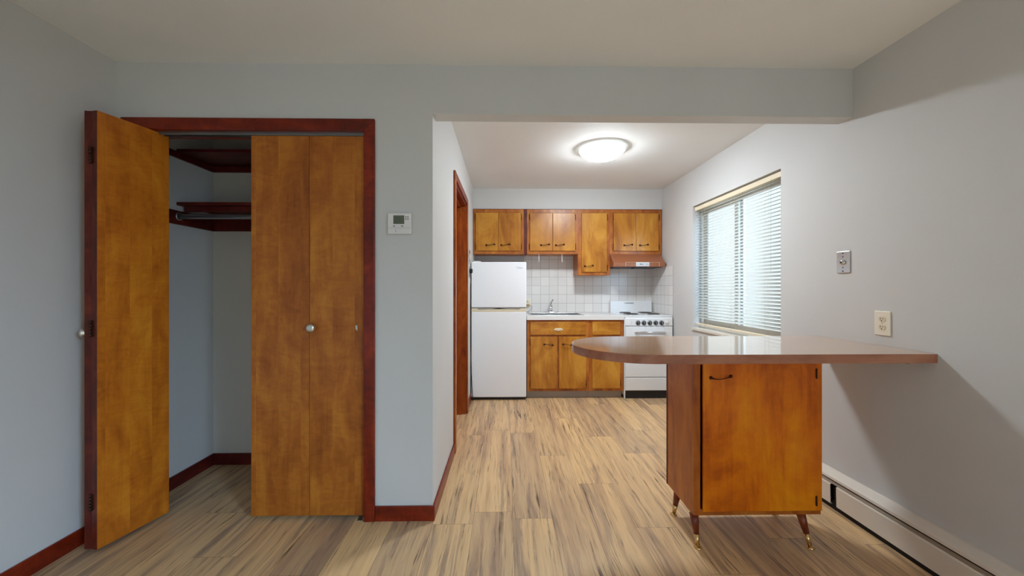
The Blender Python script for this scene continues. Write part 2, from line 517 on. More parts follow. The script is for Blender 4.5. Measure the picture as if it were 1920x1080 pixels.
WY0, WY1, WZ0, WZ1 = 2.606, 3.846, 0.845, 2.062   # kitchen window
RY0, RY1, RZ0, RZ1 = -2.4, -0.6, 0.75, 2.15         # living-room window, behind the camera
w = MB()
w.box(XR, XR+0.14, YR, RY0, 0, H)
w.box(XR, XR+0.14, RY1, WY0, 0, H)
w.box(XR, XR+0.14, RY0, RY1, 0, RZ0)
w.box(XR, XR+0.14, RY0, RY1, RZ1, H)
w.box(XR, XR+0.14, WY1, YK, 0, H)
w.box(XR, XR+0.14, WY0, WY1, 0, WZ0-0.025)
w.box(XR, XR+0.14, WY0, WY1, WZ1, H)
structure('wall_right', w, 'wall', 'long right wall with the kitchen window')
PX0, PX1, PZ1 = 0.1, 1.7, 2.05                       # added glass door in the rear wall, opening for the fill light
w = MB()
w.box(XL, PX0, YR-0.14, YR, 0, H).box(PX1, XR, YR-0.14, YR, 0, H).box(PX0, PX1, YR-0.14, YR, PZ1, H)
structure('wall_rear', w, 'wall', 'wall behind the viewer with an added glass door')
d4 = thing('door_4', 'added sliding glass door behind the viewer, letting the fill light in', None, (0.9, YR-0.1, 0), kind='structure')
f = MB()
f.box(PX0, PX1, YR-0.12, YR-0.07, 0, 0.06).box(PX0, PX1, YR-0.12, YR-0.07, PZ1-0.06, PZ1)
f.box(PX0, PX0+0.06, YR-0.12, YR-0.07, 0.06, PZ1-0.06).box(PX1-0.06, PX1, YR-0.12, YR-0.07, 0.06, PZ1-0.06)
f.box(0.87, 0.93, YR-0.12, YR-0.07, 0.06, PZ1-0.06)
obj('door_frame', f, 'vinyl', d4)
obj('glass_pane', box(PX0+0.06, 0.87, YR-0.098, YR-0.094, 0.06, PZ1-0.06), 'glass', d4)
obj('glass_pane', box(0.93, PX1-0.06, YR-0.098, YR-0.094, 0.06, PZ1-0.06), 'glass', d4)

w2 = thing('window_2', 'wide window in the right wall behind the viewer', None, (XR+0.1, -1.5, RZ0), kind='structure')
f = MB()
fx_ = (XR+0.07, XR+0.12)
f.box(*fx_, RY0, RY1, RZ0, RZ0+0.05).box(*fx_, RY0, RY1, RZ1-0.05, RZ1)
f.box(*fx_, RY0, RY0+0.05, RZ0+0.05, RZ1-0.05).box(*fx_, RY1-0.05, RY1, RZ0+0.05, RZ1-0.05)
f.box(*fx_, -1.525, -1.475, RZ0+0.05, RZ1-0.05)
obj('window_frame', f, 'vinyl', w2)
obj('window_pane', box(XR+0.093, XR+0.097, RY0+0.05, -1.525, RZ0+0.05, RZ1-0.05), 'glass', w2)
obj('window_pane', box(XR+0.093, XR+0.097, -1.475, RY1-0.05, RZ0+0.05, RZ1-0.05), 'glass', w2)

# kitchen window: sliding sashes, sill
w1 = thing('window_1', 'white sliding window in the right wall beyond the bar', None, (1.98, 3.226, WZ0), kind='structure')
f = MB()
f.box(1.965, 2.02, WY0, WY1, WZ0, WZ0+0.035).box(1.965, 2.02, WY0, WY1, WZ1-0.035, WZ1)
f.box(1.965, 2.02, WY0, WY0+0.035, WZ0+0.035, WZ1-0.035).box(1.965, 2.02, WY1-0.035, WY1, WZ0+0.035, WZ1-0.035)
obj('window_frame', f, 'vinyl', w1, 0.003)
def sash(y0, y1, x):
    s = MB()
    a, b_ = WZ0+0.036, WZ1-0.036
    s.box(x, x+0.022, y0, y1, a, a+0.045).box(x, x+0.022, y0, y1, b_-0.045, b_)
    s.box(x, x+0.022, y0, y0+0.05, a+0.045, b_-0.045).box(x, x+0.022, y1-0.05, y1, a+0.045, b_-0.045)
    o = obj('window_sash', s, 'vinyl', w1, 0.003)
    obj('window_pane', box(x+0.009, x+0.013, y0+0.05, y1-0.05, a+0.045, b_-0.045), 'glass', o)
sash(WY0+0.036, 3.27, 1.969)
sash(3.19, WY1-0.036, 1.994)
obj('window_sill', box(1.874, 1.964, WY0-0.0, WY1+0.0, WZ0-0.0245, WZ0), 'vinyl', w1, 0.003)

# tiles
structure('wall_tiles_back', box(0.236, 1.884, YK-0.008, YK, 0.90, 1.652), 'tile_back', 'white square tiles behind the sink and stove')
structure('wall_tiles_side', box(XR-0.008, XR, 4.29, YK, 0.90, 1.493), 'tile_side', 'white square tiles on the right wall beside the stove')

# baseboards
BH = 0.08
structure('baseboard_left', box(XL, XL+0.012, YR, YF, 0, BH), 'trimy', bevel=0.003)
structure('baseboard_front', box(-0.693, XK+0.012, YF-0.012, YF, 0, BH), 'trimx', bevel=0.003)
structure('baseboard_kitchen', box(XK, XK+0.012, YF+0.0005, 2.872, 0, BH), 'trimy', bevel=0.003)
structure('baseboard_kitchen_far', box(XK, XK+0.012, 3.856, 4.23, 0, BH), 'trimy', bevel=0.003)
structure('baseboard_closet_left', box(XL, XL+0.012, YF+0.121, 2.723, 0, BH), 'shelfy', bevel=0.003)
structure('baseboard_closet_back', box(XL, -0.511, 2.723, 2.735, 0, BH), 'shelf', bevel=0.003)
structure('baseboard_rear', box(XL+0.013, 0.1, YR, YR+0.012, 0, BH), 'trimx', bevel=0.003)

# closet casing
t = thing('trim_closet', 'dark mahogany casing around the closet opening', None, (-1.357, YF, 0), kind='structure')
def casing(parent, pts, m='trim'):
    return obj('casing', MB().prism(pts[0], pts[1], pts[2], pts[3]), m, parent, 0.004)
CI0, CI1, CT = -1.96, -0.753, 2.073
casing(t, ([(CI1, 0), (-0.694, 0), (-0.694, 2.137), (CI1, CT)], 'Y', YF-0.016, YF))
casing(t, ([(CI0, 0), (-2.02, 0), (-2.02, 2.137), (CI0, CT)], 'Y', YF-0.016, YF))
casing(t, ([(-2.0195, 2.137), (-0.6945, 2.137), (CI1, CT+0.0003), (CI0, CT+0.0003)], 'Y', YF-0.016, YF), 'trimx')
obj('jamb', box(CI1, OR_, YF, YF+0.12, 0, CT), 'trim', t)
obj('jamb', box(OL, CI0, YF, YF+0.12, 0, CT), 'trim', t)
obj('head_jamb', box(OL, OR_, YF, YF+0.12, CT, OT), 'trimx', t)

# kitchen side doorway
t = thing('trim_doorway', 'wooden casing of the kitchen side doorway', None, (XK, 3.36, 0), kind='structure')
X0, X1 = XK, XK+0.017
casing(t, ([(2.873, 0), (2.933, 0), (2.933, 2.062), (2.873, 2.122)], 'X', X0, X1), 'jamb')
casing(t, ([(3.854, 0), (3.794, 0), (3.794, 2.062), (3.854, 2.122)], 'X', X0, X1), 'jamb')
casing(t, ([(2.8735, 2.122), (3.8535, 2.122), (3.794, 2.0623), (2.933, 2.0623)], 'X', X0, X1), 'trimy')
obj('jamb', box(XK-0.12, XK, 2.93, 2.95, 0, 2.042), 'jamb', t)
obj('jamb', box(XK-0.12, XK, 3.775, 3.795, 0, 2.042), 'jamb', t)
obj('head_jamb', box(XK-0.12, XK, 2.93, 3.795, 2.042, 2.062), 'trimy', t)
s = MB()
s.box(XK-0.082, XK-0.045, 3.763, 3.775, 0, 2.03).box(XK-0.082, XK-0.045, 2.95, 2.962, 0, 2.03).box(XK-0.082, XK-0.045, 2.95, 3.775, 2.03, 2.042)
obj('door_stop', s, 'jamb', t, 0.002)
d = thing('door_3', 'closed side door in the kitchen left wall', None, (XK-0.1, 3.36, 0), kind='structure')
obj('door_panel', box(XK-0.118, XK-0.083, 2.952, 3.773, 0.008, 2.038), 'jamb', d, 0.002)
obj('knob', MB().lathe([(0.0, 0.06), (0.018, 0.058), (0.027, 0.045), (0.024, 0.03), (0.012, 0.02), (0.012, 0.006), (0.03, 0.006), (0.03, 0.0)], (XK-0.083, 3.03, 1.0), 'X', 24), 'brass', d)

# ================================================================== CLOSET
def knob(parent, c, sgn_axis='Y'):
    # round metal knob: rose, neck and domed head, pointing to -Y or -X
    prof = [(0.0, -0.036), (0.012, -0.0355), (0.021, -0.032), (0.0245, -0.026), (0.022, -0.019), (0.012, -0.013), (0.009, -0.006), (0.016, -0.004), (0.017, 0.0)]
    return obj('knob', MB().lathe(prof, c, sgn_axis, 28), 'nickel', parent)

# right pair, closed
DZ0, DZ1 = 0.024, 2.052
d = thing('door_2', 'closed right pair of birch closet folding doors with a round knob', None, (-1.054, 2.07, 0), kind='structure')
for (a, b_) in ((-1.355, -1.0495), (-1.0475, -0.757)):
    p = obj('door_panel', box(a, b_, 2.068, 2.098, DZ0, DZ1), 'door', d, 0.0015)
knob(d, (-1.031, 2.068, 1.028))
obj('latch_plate', MB().box(-0.802, -0.793, 2.066, 2.068, 1.02, 1.04).box(-0.797, -0.792, 2.064, 2.068, 1.014, 1.03), 'tin', d)
obj('pivot_pin', MB().tube([(-1.33, 2.083, DZ1), (-1.33, 2.083, 2.064)], 0.005), 'tin', d)
obj('pivot_pin', MB().tube([(-0.78, 2.083, DZ1), (-0.78, 2.083, 2.064)], 0.005), 'tin', d)
for z in (0.25, 1.03, 1.85):
    obj('hinge', MB().tube([(-1.0485, 2.101, z-0.03), (-1.0485, 2.101, z+0.03)], 0.004), 'bronze', d)

# left pair, folded open into the room
d = thing('door_1', 'left pair of birch closet folding doors folded open', None, (-1.93, 1.97, 0), kind='structure')
def leaf(p0, p1, off):
    # p0 near the wall, p1 out in the room; thickness towards off (+1 right, -1 left)
    a, b_ = Vector(p0), Vector(p1)
    n = (b_-a).normalized(); n = Vector((-n.y, n.x))*off*0.030
    return [tuple(a), tuple(b_), tuple(b_+n), tuple(a+n)]
lz0, lz1 = 0.02, 2.068
# leaf seen from the closet side (its veneer faces right)
right_leaf = [(-1.832, 2.122), (-1.902, 1.820), (-1.9315, 1.8255), (-1.861, 2.129)]
left_leaf = [(-1.925, 2.118), (-1.9335, 1.828), (-1.965, 1.824), (-1.955, 2.119)]
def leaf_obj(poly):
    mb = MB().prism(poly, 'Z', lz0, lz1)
    o = obj('door_panel', mb, 'door_lit', d, 0.0012)
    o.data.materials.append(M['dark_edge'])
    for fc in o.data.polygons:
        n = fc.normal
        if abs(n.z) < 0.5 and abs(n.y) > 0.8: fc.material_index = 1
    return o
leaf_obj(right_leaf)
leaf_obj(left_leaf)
knob(d, (-1.966, 1.85, 1.028), 'X')
for z in (0.24, 1.05, 1.86):
    h = MB()
    for k in range(5):
        h.tube([(-1.933, 1.8195, z-0.038+k*0.0155), (-1.933, 1.8195, z-0.038+k*0.0155+0.0145)], 0.0042, 8)
    h.box(-1.9425, -1.9235, 1.8205, 1.8222, z-0.038, z+0.038)
    obj('hinge', h, 'bronze', d)
obj('pivot_pin', MB().tube([(-1.852, 2.09, lz1), (-1.852, 2.09, 2.0725)], 0.005), 'tin', d)
obj('pivot_bracket', MB().tube([(-1.94, 2.09, lz1), (-1.94, 2.09, 2.0725)], 0.005), 'tin', d)

tr = MB()
tr.box(CI0+0.002, CI1-0.002, 2.072, 2.074, 2.056, CT).box(CI0+0.002, CI1-0.002, 2.098, 2.1, 2.056, CT).box(CI0+0.002, CI1-0.002, 2.074, 2.098, CT-0.002, CT)
tag(obj('door_track', tr, 'track'), 'thin metal track under the head of the closet opening', 'door track')
b_ = MB().box(-0.79, -0.757, 2.055, 2.095, 0, 0.004).box(-0.76, -0.757, 2.055, 2.095, 0, 0.02)
tag(obj('floor_bracket', b_, 'tin'), 'small metal floor bracket under the closed closet door', 'bracket')

# shelves
def shelf(name, lab, zb, cleat_h, cleat_full):
    t = thing(name, lab, 'shelf', (-1.28, 2.58, zb))
    # board
    obj('board', box(XL+0.001, -0.512, 2.43, 2.733, zb, zb+0.02), 'shelf', t, 0.002)
    return t
t = shelf('closet_shelf', 'top mahogany shelf of the closet, just below the header', 2.089, 0.04, True)
obj('cleat', box(XL, XL+0.019, 2.19, 2.733, 2.05, 2.0885), 'shelfy', t, 0.002)
obj('cleat', box(XL+0.02, -0.512, 2.714, 2.7345, 2.05, 2.0885), 'shelf', t, 0.002)
t = shelf('closet_shelf', 'lower mahogany shelf of the closet, right above the hanging rod', 1.757, 0.09, True)
obj('shelf_edge', box(XL+0.03, -0.512, 2.452, 2.472, 1.722, 1.7565), 'shelf', t, 0.002)
obj('cleat', box(XL, XL+0.019, 2.19, 2.733, 1.637, 1.7215), 'shelfy', t, 0.002)
obj('cleat', box(XL+0.02, -0.512, 2.714, 2.7345, 1.637, 1.7215), 'shelf', t, 0.002)
t = thing('closet_rod', 'grey metal hanging rod beneath the lower closet shelf', 'closet rod', (-1.28, 2.425, 1.685))
obj('rod', MB().tube([(XL+0.02, 2.425, 1.685), (-0.511, 2.425, 1.685)], 0.0155, 20), 'tin', t)
obj('rod_socket', MB().lathe([(0.0, 0.0), (0.025, 0.0), (0.025, 0.006), (0.018, 0.008), (0.018, 0.0)], (XL+0.0195, 2.425, 1.685), 'X', 20), 'tin', t)

# ================================================================== THERMOSTAT
t = thing('thermostat', 'white digital thermostat on the grey wall between closet and kitchen', 'thermostat', (-0.56, YF, 1.52))
obj('housing', MB().box(-0.6225, -0.498, YF-0.024, YF, 1.525, 1.636), 'plastic', t, 0.004)
obj('screen', box(-0.592, -0.535, YF-0.0255, YF-0.0235, 1.578, 1.623), 'lcd', t)
dg = MB()
for cx in (-0.582, -0.566):
    for (a, b2, c, e) in ((0, .009, .012, .0135), (0, .009, 0, .0015), (0, .009, .024, .0255), (0, .0015, .0135, .024), (.0075, .009, 0, .012), (.0075, .009, .0135, .024)):
        dg.box(cx+a, cx+b2, YF-0.0262, YF-0.0256, 1.588+c, 1.588+e)
obj('digit', dg, 'lcdd', t)
for (cx, cz, wx) in ((-0.588, 1.5665, 0.011), (-0.5455, 1.5665, 0.013)):
    obj('button', box(cx-wx/2, cx+wx/2, YF-0.0262, YF-0.0242, cz-0.0035, cz+0.0035), 'grey', t, 0.0008)
for i in range(2):
    for j in range(2):
        obj('button', MB().lathe([(0, -0.0022), (0.0036, -0.002), (0.0042, 0)], (-0.5265+i*0.011, YF-0.024, 1.604+j*0.011), 'Y', 12), 'grey', t)
obj('flap_line', box(-0.6225, -0.498, YF-0.0246, YF-0.0238, 1.556, 1.5572), 'grey', t)
obj('slide_switch', box(-0.578, -0.548, YF-0.0262, YF-0.0242, 1.538, 1.547), 'plastic', t, 0.0005)
obj('slide_mark', box(-0.5805, -0.579, YF-0.0256, YF-0.0242, 1.536, 1.549), 'midgrey', t)

# ================================================================== WALL PLATES
def screw_x(mb, x, y, z, r=0.0028):
    mb.lathe([(0, -0.0012), (r, -0.0008), (r, 0)], (x, y, z), 'X', 12)
# steel telephone plate
t = thing('phone_jack_plate', 'brushed steel phone plate on the right wall above the bar', 'wall plate', (XR, 2.113, 1.32))
obj('plate', box(XR-0.007, XR, 2.072, 2.154, 1.323, 1.445), 'steel', t, 0.003)
k = MB().lathe([(0.006, -0.011), (0.012, -0.010), (0.013, -0.003), (0.016, -0.0005)], (XR-0.007, 2.113, 1.383), 'X', 20)
obj('jack', k, 'steel', t)
obj('jack_socket', MB().lathe([(0, -0.0105), (0.0075, -0.0105)], (XR-0.007, 2.113, 1.383), 'X', 16), 'black', t)
for dz in (-0.05, -0.03, 0.03, 0.05):
    k = MB(); screw_x(k, XR-0.0068, 2.113, 1.384+dz, 0.0042 if abs(dz) > 0.04 else 0.0035)
    obj('screw', k, 'black', t)

def duplex(name, label, face, y, z, mat='ivory', pw=0.041, ph=0.061):
    """outlet plate on a wall facing -X (face='R') or +X (face='L')"""
    sg = -1 if face == 'R' else 1
    xw = XR if face == 'R' else XK
    t = thing(name, label, 'wall outlet', (xw, y, z-ph))
    def bx(a, b2, y0, y1, z0, z1):
        p, q = xw+sg*a, xw+sg*b2
        return MB().box(min(p, q), max(p, q), y0, y1, z0, z1)
    obj('plate', bx(0, 0.006, y-pw, y+pw, z-ph, z+ph), mat, t, 0.003)
    for dz in (-0.020, 0.020):
        pts = []
        for k in range(24):
            a = 2*PI*k/24
            pts.append((y+0.0175*math.cos(a), z+dz+max(-0.0135, min(0.0135, 0.0175*math.sin(a)))))
        p, q = xw+sg*0.006, xw+sg*0.0085
        r = obj('receptacle', MB().prism(pts, 'X', min(p, q), max(p, q)), 'cream', t, 0.0006)
        s = MB()
        for dy, hh in ((-0.0062, 0.0035), (0.0062, 0.0045)):
            a, b2 = xw+sg*0.0084, xw+sg*0.0092
            s.box(min(a, b2), max(a, b2), y+dy-0.0011, y+dy+0.0011, z+dz+0.003-hh, z+dz+0.003+hh)
        a, b2 = xw+sg*0.0084, xw+sg*0.0092
        s.prism([(y+0.0027*math.cos(2*PI*k/12), z+dz-0.0075+0.0027*math.sin(2*PI*k/12)) for k in range(12)], 'X', min(a, b2), max(a, b2))
        obj('slot', s, 'black', r)
    s = MB().lathe([(0, sg*0.0012), (0.003, sg*0.0008), (0.003, 0)], (xw+sg*0.006, y, z), 'X', 12)
    obj('screw', s, 'nickel', t)
    return t
duplex('wall_outlet', 'ivory duplex outlet on the right wall just above the bar top', 'R', 1.891, 1.0635)

# kitchen left wall: switch plate above an outlet, next to the fridge
t = thing('light_switch', 'grey metal switch plate on the kitchen wall left of the fridge', 'light switch', (XK, 4.12, 1.5))
obj('plate', box(XK, XK+0.006, 4.075, 4.165, 1.50, 1.645), 'steel', t, 0.002)
obj('switch_frame', box(XK+0.006, XK+0.0085, 4.105, 4.135, 1.54, 1.605), 'ivory', t, 0.001)
obj('toggle', MB().prism([(XK+0.008, 1.565), (XK+0.022, 1.578), (XK+0.022, 1.586), (XK+0.008, 1.582)], 'Y', 4.115, 4.125), 'ivory', t, 0.001)
t = thing('wall_outlet', 'grey outlet plate low beside the fridge, holding a black plug', 'wall outlet', (XK, 4.12, 1.34))
obj('plate', box(XK, XK+0.006, 4.075, 4.165, 1.345, 1.475), 'steel', t, 0.002)
obj('receptacle', box(XK+0.006, XK+0.008, 4.10, 4.14, 1.36, 1.46), 'black', t, 0.001)
t = thing('power_plug', 'black plug with its cord going down beside the fridge', 'power plug', (XK+0.008, 4.12, 1.40))
obj('plug_body', box(XK+0.0085, XK+0.036, 4.105, 4.14, 1.40, 1.445), 'black', t, 0.006)
pts = [(XK+0.02, 4.122, 1.402), (XK+0.02, 4.135, 1.34), (XK+0.010, 4.16, 1.25), (XK+0.007, 4.185, 1.0), (XK+0.007, 4.20, 0.6), (XK+0.02, 4.215, 0.2), (XK+0.03, 4.222, 0.006)]
obj('cord', MB().tube(pts, 0.004, 8), 'black', t)
# steel arm up from plug seen against the wall
# ================================================================== BASEBOARD HEATER
t = thing('baseboard_heater', 'long cream baseboard heater along the right wall under the bar', 'heater', (XR, 1.6, 0))
hy0, hy1 = -0.4, 3.9
obj('top_cover', MB().prism([(XR, 0.200), (XR, 0.04), (XR-0.003, 0.04), (XR-0.003, 0.194), (XR-0.052, 0.172), (XR-0.054, 0.162), (XR-0.056, 0.163), (XR-0.054, 0.176), (XR-0.045, 0.182), (XR-0.01, 0.199)], 'Y', hy0, hy1), 'heater', t)
def front_cover(y0, y1):
    return obj('front_cover', MB().prism([(XR-0.060, 0.028), (XR-0.0625, 0.03), (XR-0.0645, 0.135), (XR-0.061, 0.141), (XR-0.053, 0.141), (XR-0.053, 0.139), (XR-0.059, 0.138), (XR-0.0612, 0.133), (XR-0.0592, 0.03), (XR-0.05, 0.028), (XR-0.05, 0.026)], 'Y', y0, y1), 'heater', t)
front_cover(hy0, 2.092)
front_cover(2.132, hy1)
obj('damper', MB().prism([(XR-0.058, 0.1425), (XR-0.0555, 0.1425), (XR-0.049, 0.154), (XR-0.051, 0.155)], 'Y', hy0+0.01, hy1-0.01), 'heatshade', t)
obj('element_shade_block', MB().box(XR-0.043, XR-0.004, hy0+0.02, hy1-0.02, 0.055, 0.170), 'gap', t)  # element block, raised and near-black to paint the shade in the slot
for y in (0.4, 1.3, 2.112, 3.0, 3.7):
    obj('bracket', box(XR-0.052, XR-0.004, y-0.002, y+0.002, 0.0, 0.155), 'gap', t)
s = MB().prism([(XR-0.058, 0.0), (XR, 0.0), (XR, 0.196), (XR-0.054, 0.172), (XR-0.0635, 0.135)], 'Y', hy1, hy1+0.02)
obj('end_cap', s, 'heater', t, 0.002)
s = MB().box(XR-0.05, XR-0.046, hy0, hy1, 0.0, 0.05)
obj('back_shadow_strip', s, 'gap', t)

# ================================================================== CEILING LIGHT
LC = (0.825, 3.275)
t = thing('ceiling_light', 'round flush ceiling light glowing over the kitchen', 'ceiling light', (LC[0], LC[1], H-0.12))
obj('rim', MB().lathe([(0.188, 0.0), (0.192, -0.006), (0.192, -0.024), (0.186, -0.034), (0.165, -0.046), (0.147, -0.047)], (LC[0], LC[1], H), 'Z', 56), 'opal', t)
prof = [(0.0, -0.030), (0.10, -0.034), (0.1465, -0.044)]
for k in range(1, 13):
    a = PI/2*k/12
    prof.append((0.1465*math.cos(a), -0.0465-0.050*math.sin(a)))
obj('glass_shade', MB().lathe(prof, (LC[0], LC[1], H), 'Z', 56), 'lamp', t)

# ================================================================== WINDOW BLIND
t = thing('window_blind', 'white horizontal slat blind lowered inside the kitchen window', 'blind', (1.93, 3.226, 0.87))
BX = 1.925
by0, by1 = WY0+0.012, WY1-0.012
obj('head_rail', box(BX-0.02, BX+0.02, by0, by1, WZ1-0.05, WZ1-0.012), 'rail', t, 0.002)
s = MB()
ntop, nbot, pitch = WZ1-0.066, 0.905, 0.0268
nsl = int((ntop-nbot)/pitch)
th = R(30)
for i in range(nsl):
    z = ntop - i*pitch
    P = []
    for k in range(5):
        u = -0.0145 + 0.029*k/4
        cr = 0.0018*(1-(u/0.0145)**2)
        # room edge lower
        P.append((BX + u*math.cos(th) - cr*math.sin(th), z + u*math.sin(th) + cr*math.cos(th)))
    A = [s.bm.verts.new((p[0], by0+0.003, p[1])) for p in P]
    B = [s.bm.verts.new((p[0], by1-0.003, p[1])) for p in P]
    for k in range(4):
        fc = s.bm.faces.new([A[k], A[k+1], B[k+1], B[k]]); fc.smooth = True
sl = obj('slats', s, 'slat', t)
so = sl.modifiers.new('thickness', 'SOLIDIFY'); so.thickness = 0.0004
obj('bottom_rail', box(BX-0.013, BX+0.013, by0, by1, 0.874, 0.892), 'rail', t, 0.004)
for y in (2.80, 3.226, 3.65):
    c = MB()
    for x in (BX-0.0145, BX+0.0145):
        c.tube([(x, y, 0.892), (x, y, WZ1-0.05)], 0.0007, 5)
    obj('ladder_cord', c, 'rail', t)
    obj('rail_button', MB().lathe([(0, -0.003), (0.004, -0.002), (0.005, 0)], (BX-0.013, y, 0.883), 'X', 10), 'grey', t)
obj('tilt_wand', MB().tube([(BX-0.024, 2.72, WZ1-0.04), (BX-0.026, 2.72, 1.35)], 0.003, 8), 'glass', t)

# ================================================================== BAR
bt = 0.951; bb = 0.911
BY0, BY1 = 1.648, 2.286
r = (BY1-BY0)/2
cx, cy = 0.345+r, (BY0+BY1)/2
pts = [(XR-0.001, BY0), (XR-0.001, BY1)]
for k in range(0, 41):
    a = PI/2 + PI*k/40
    pts.append((cx+r*math.cos(a), cy+r*math.sin(a)))
mb = MB().prism(pts, 'Z', bb, bt)
o = obj('bar_counter', mb, 'bartop', None, 0.0)
o.data.materials.append(M['baredge'])
for fc in o.data.polygons:
    if abs(fc.normal.z) < 0.5: fc.material_index = 1
tag(o, 'long brown laminate bar top with a rounded end, fixed to the right wall', 'counter')
b_ = MB().box(XR-0.10, XR-0.001, 1.69, 1.715, bb-0.006, bb-0.0005).lathe([(0, -0.010), (0.012, -0.009), (0.015, 0)], (XR-0.085, 1.7025, bb-0.001), 'Z', 16)
tag(obj('shelf_bracket', b_, 'black'), 'small dark metal bracket under the wall end of the bar top', 'bracket')

t = thing('bar_cabinet', 'orange wooden cabinet on tapered legs standing under the bar top', 'cabinet', (1.215, 1.97, 0))
cx0, cx1, cy0, cy1, cz0, cz1 = 0.903, 1.522, 1.83, 2.125, 0.147, bb-0.0005
obj('side_panel', box(cx0, cx0+0.018, cy0+0.019, cy1, cz0, cz1), 'barframe', t, 0.001)
obj('side_panel', box(cx1-0.018, cx1, cy0+0.019, cy1, cz0, cz1), 'barframe', t, 0.001)
obj('edge_strip', box(cx0-0.002, cx0+0.018, cy1+0.0005, cy1+0.014, cz0, cz1), 'dark_edge', t, 0.001)
obj('bottom_panel', box(cx0+0.0185, cx1-0.0185, cy0+0.019, cy1, cz0, cz0+0.018), 'barframe', t)
obj('back_panel', box(cx0+0.0185, cx1-0.002, cy1+0.0005, cy1+0.01, cz0, cz1), 'barframe', t)
f = MB()
f.box(cx0, cx0+0.032, cy0, cy0+0.0185, cz0, cz1).box(cx1-0.032, cx1, cy0, cy0+0.0185, cz0, cz1)
f.box(cx0+0.032, cx1-0.032, cy0, cy0+0.0185, cz0, cz0+0.03).box(cx0+0.032, cx1-0.032, cy0, cy0+0.0185, cz1-0.04, cz1)
obj('face_frame', f, 'barframe', t)
dr = obj('door', box(cx0+0.040, cx1-0.004, cy0-0.014, cy0-0.0015, cz0+0.024, cz1-0.008), 'bardoor', t, 0.003)

def pull(parent, xc, y, z, wd=0.104, flip=1, mat='bronze', scale=1.0):
    """colonial S-shaped bail pull with leaf-shaped ends"""
    mb = MB()
    pts, rr = [], []
    n = 18
    for k in range(n+1):
        u = -1 + 2*k/n
        px = xc + u*wd*0.5*0.86
        pz = z + flip*(0.0045*math.sin(u*PI*0.75) - 0.0035*math.cos(u*PI/2))*scale
        py = y - 0.004 - 0.018*scale*max(0.0, (1-u*u))**0.5
        pts.append((px, py, pz)); rr.append((0.0023 + 0.0014*abs(u)**3)*scale)
    mb.tube(pts, rr, 8)
    for sgn in (-1, 1):
        ex = xc + sgn*wd*0.5*0.86
        ez = pts[0][2] if sgn < 0 else pts[-1][2]
        mb.lathe([(0.0, -0.007), (0.005*scale, -0.006), (0.0085*scale, -0.002), (0.009*scale, 0.0)], (ex, y, ez), 'Y', 14)
    return obj('handle', mb, mat, parent)
pull(dr, 1.027, cy0-0.014, 0.815, 0.112)
def hinge(parent, x, y, z, s=1):
    mb = MB().tube([(x, y, z-0.025), (x, y, z+0.025)], 0.003, 8).box(x+0.001*s, x+0.009*s, y, y+0.002, z-0.022, z+0.022) if s > 0 else MB().tube([(x, y, z-0.025), (x, y, z+0.025)], 0.003, 8).box(x-0.005, x-0.001, y, y+0.002, z-0.022, z+0.022)
    return obj('hinge', mb, 'bronze', parent)
hinge(dr, cx1-0.032, cy0-0.0155, 0.83, -1)
hinge(dr, cx1-0.032, cy0-0.0155, 0.22, -1)
def tleg(x, y, dx, dy):
    top = Vector((x, y, cz0-0.001)); foot = Vector((x+dx, y+dy, 0.0))
    def at(u): return top.lerp(foot, u)
    o = obj('leg', MB().tube([at(0), at(0.30), at(0.62)], [0.021, 0.0175, 0.0125], 18), 'leg', t)
    fr = obj('ferrule', MB().tube([at(0.60), at(0.93)], [0.0134, 0.0085], 18), 'brass', o)
    obj('glide', MB().lathe([(0.0, 0.0), (0.017, 0.0), (0.018, 0.003), (0.012, 0.006), (0.006, 0.011), (0.0, 0.011)], (foot.x, foot.y, 0.0), 'Z', 20), 'brass', o)
    return o
tleg(cx0+0.013, cy0+0.024, 0.003, -0.036)
tleg(cx1-0.082, cy0+0.024, 0.015, -0.046)
tleg(cx0+0.034, cy1-0.055, -0.018, 0.016)
tleg(cx1-0.060, cy1-0.055, 0.010, 0.008)

# ================================================================== REFRIGERATOR
t = thing('refrigerator', 'white top-freezer refrigerator at the left end of the kitchen wall', 'refrigerator', (-0.076, 4.58, 0))
fx0, fx1 = -0.378, 0.229
obj('cabinet_body', box(fx0+0.008, fx1-0.004, 4.305, 4.88, 0.03, 1.515), 'fridge', t, 0.004)
obj('door_gasket', box(fx0+0.004, fx1-0.008, 4.297, 4.305, 0.04, 1.51), 'black', t)
lo_ = obj('lower_door', box(fx0, fx1, 4.24, 4.297, 0.034, 0.976), 'fridge', t, 0.008, 3)
up_ = obj('freezer_door', box(fx0, fx1, 4.24, 4.297, 1.023, 1.527), 'fridge', t, 0.008, 3)
hb = MB().prism([(fx0, 0.9765), (fx1, 0.9765), (fx1, 1.0165), (fx0+0.53, 1.0165), (fx0+0.50, 1.006), (fx0+0.12, 1.006), (fx0+0.09, 1.0165), (fx0, 1.0165)], 'Y', 4.243, 4.296)
obj('handle_band', hb, 'cream', lo_, 0.002)
for pl in ([(fx0+0.055, 1.019), (fx0+0.30, 1.019), (fx0+0.215, 1.009), (fx0+0.085, 1.000)], [(fx0+0.30, 1.019), (fx0+0.555, 1.019), (fx0+0.525, 1.000), (fx0+0.40, 1.009)]):
    obj('finger_grip', MB().prism(pl, 'Y', 4.2415, 4.25), 'grey', lo_)
obj('parting_line', box(fx0+0.002, fx1-0.002, 4.25, 4.296, 1.0172, 1.0225), 'black', t)
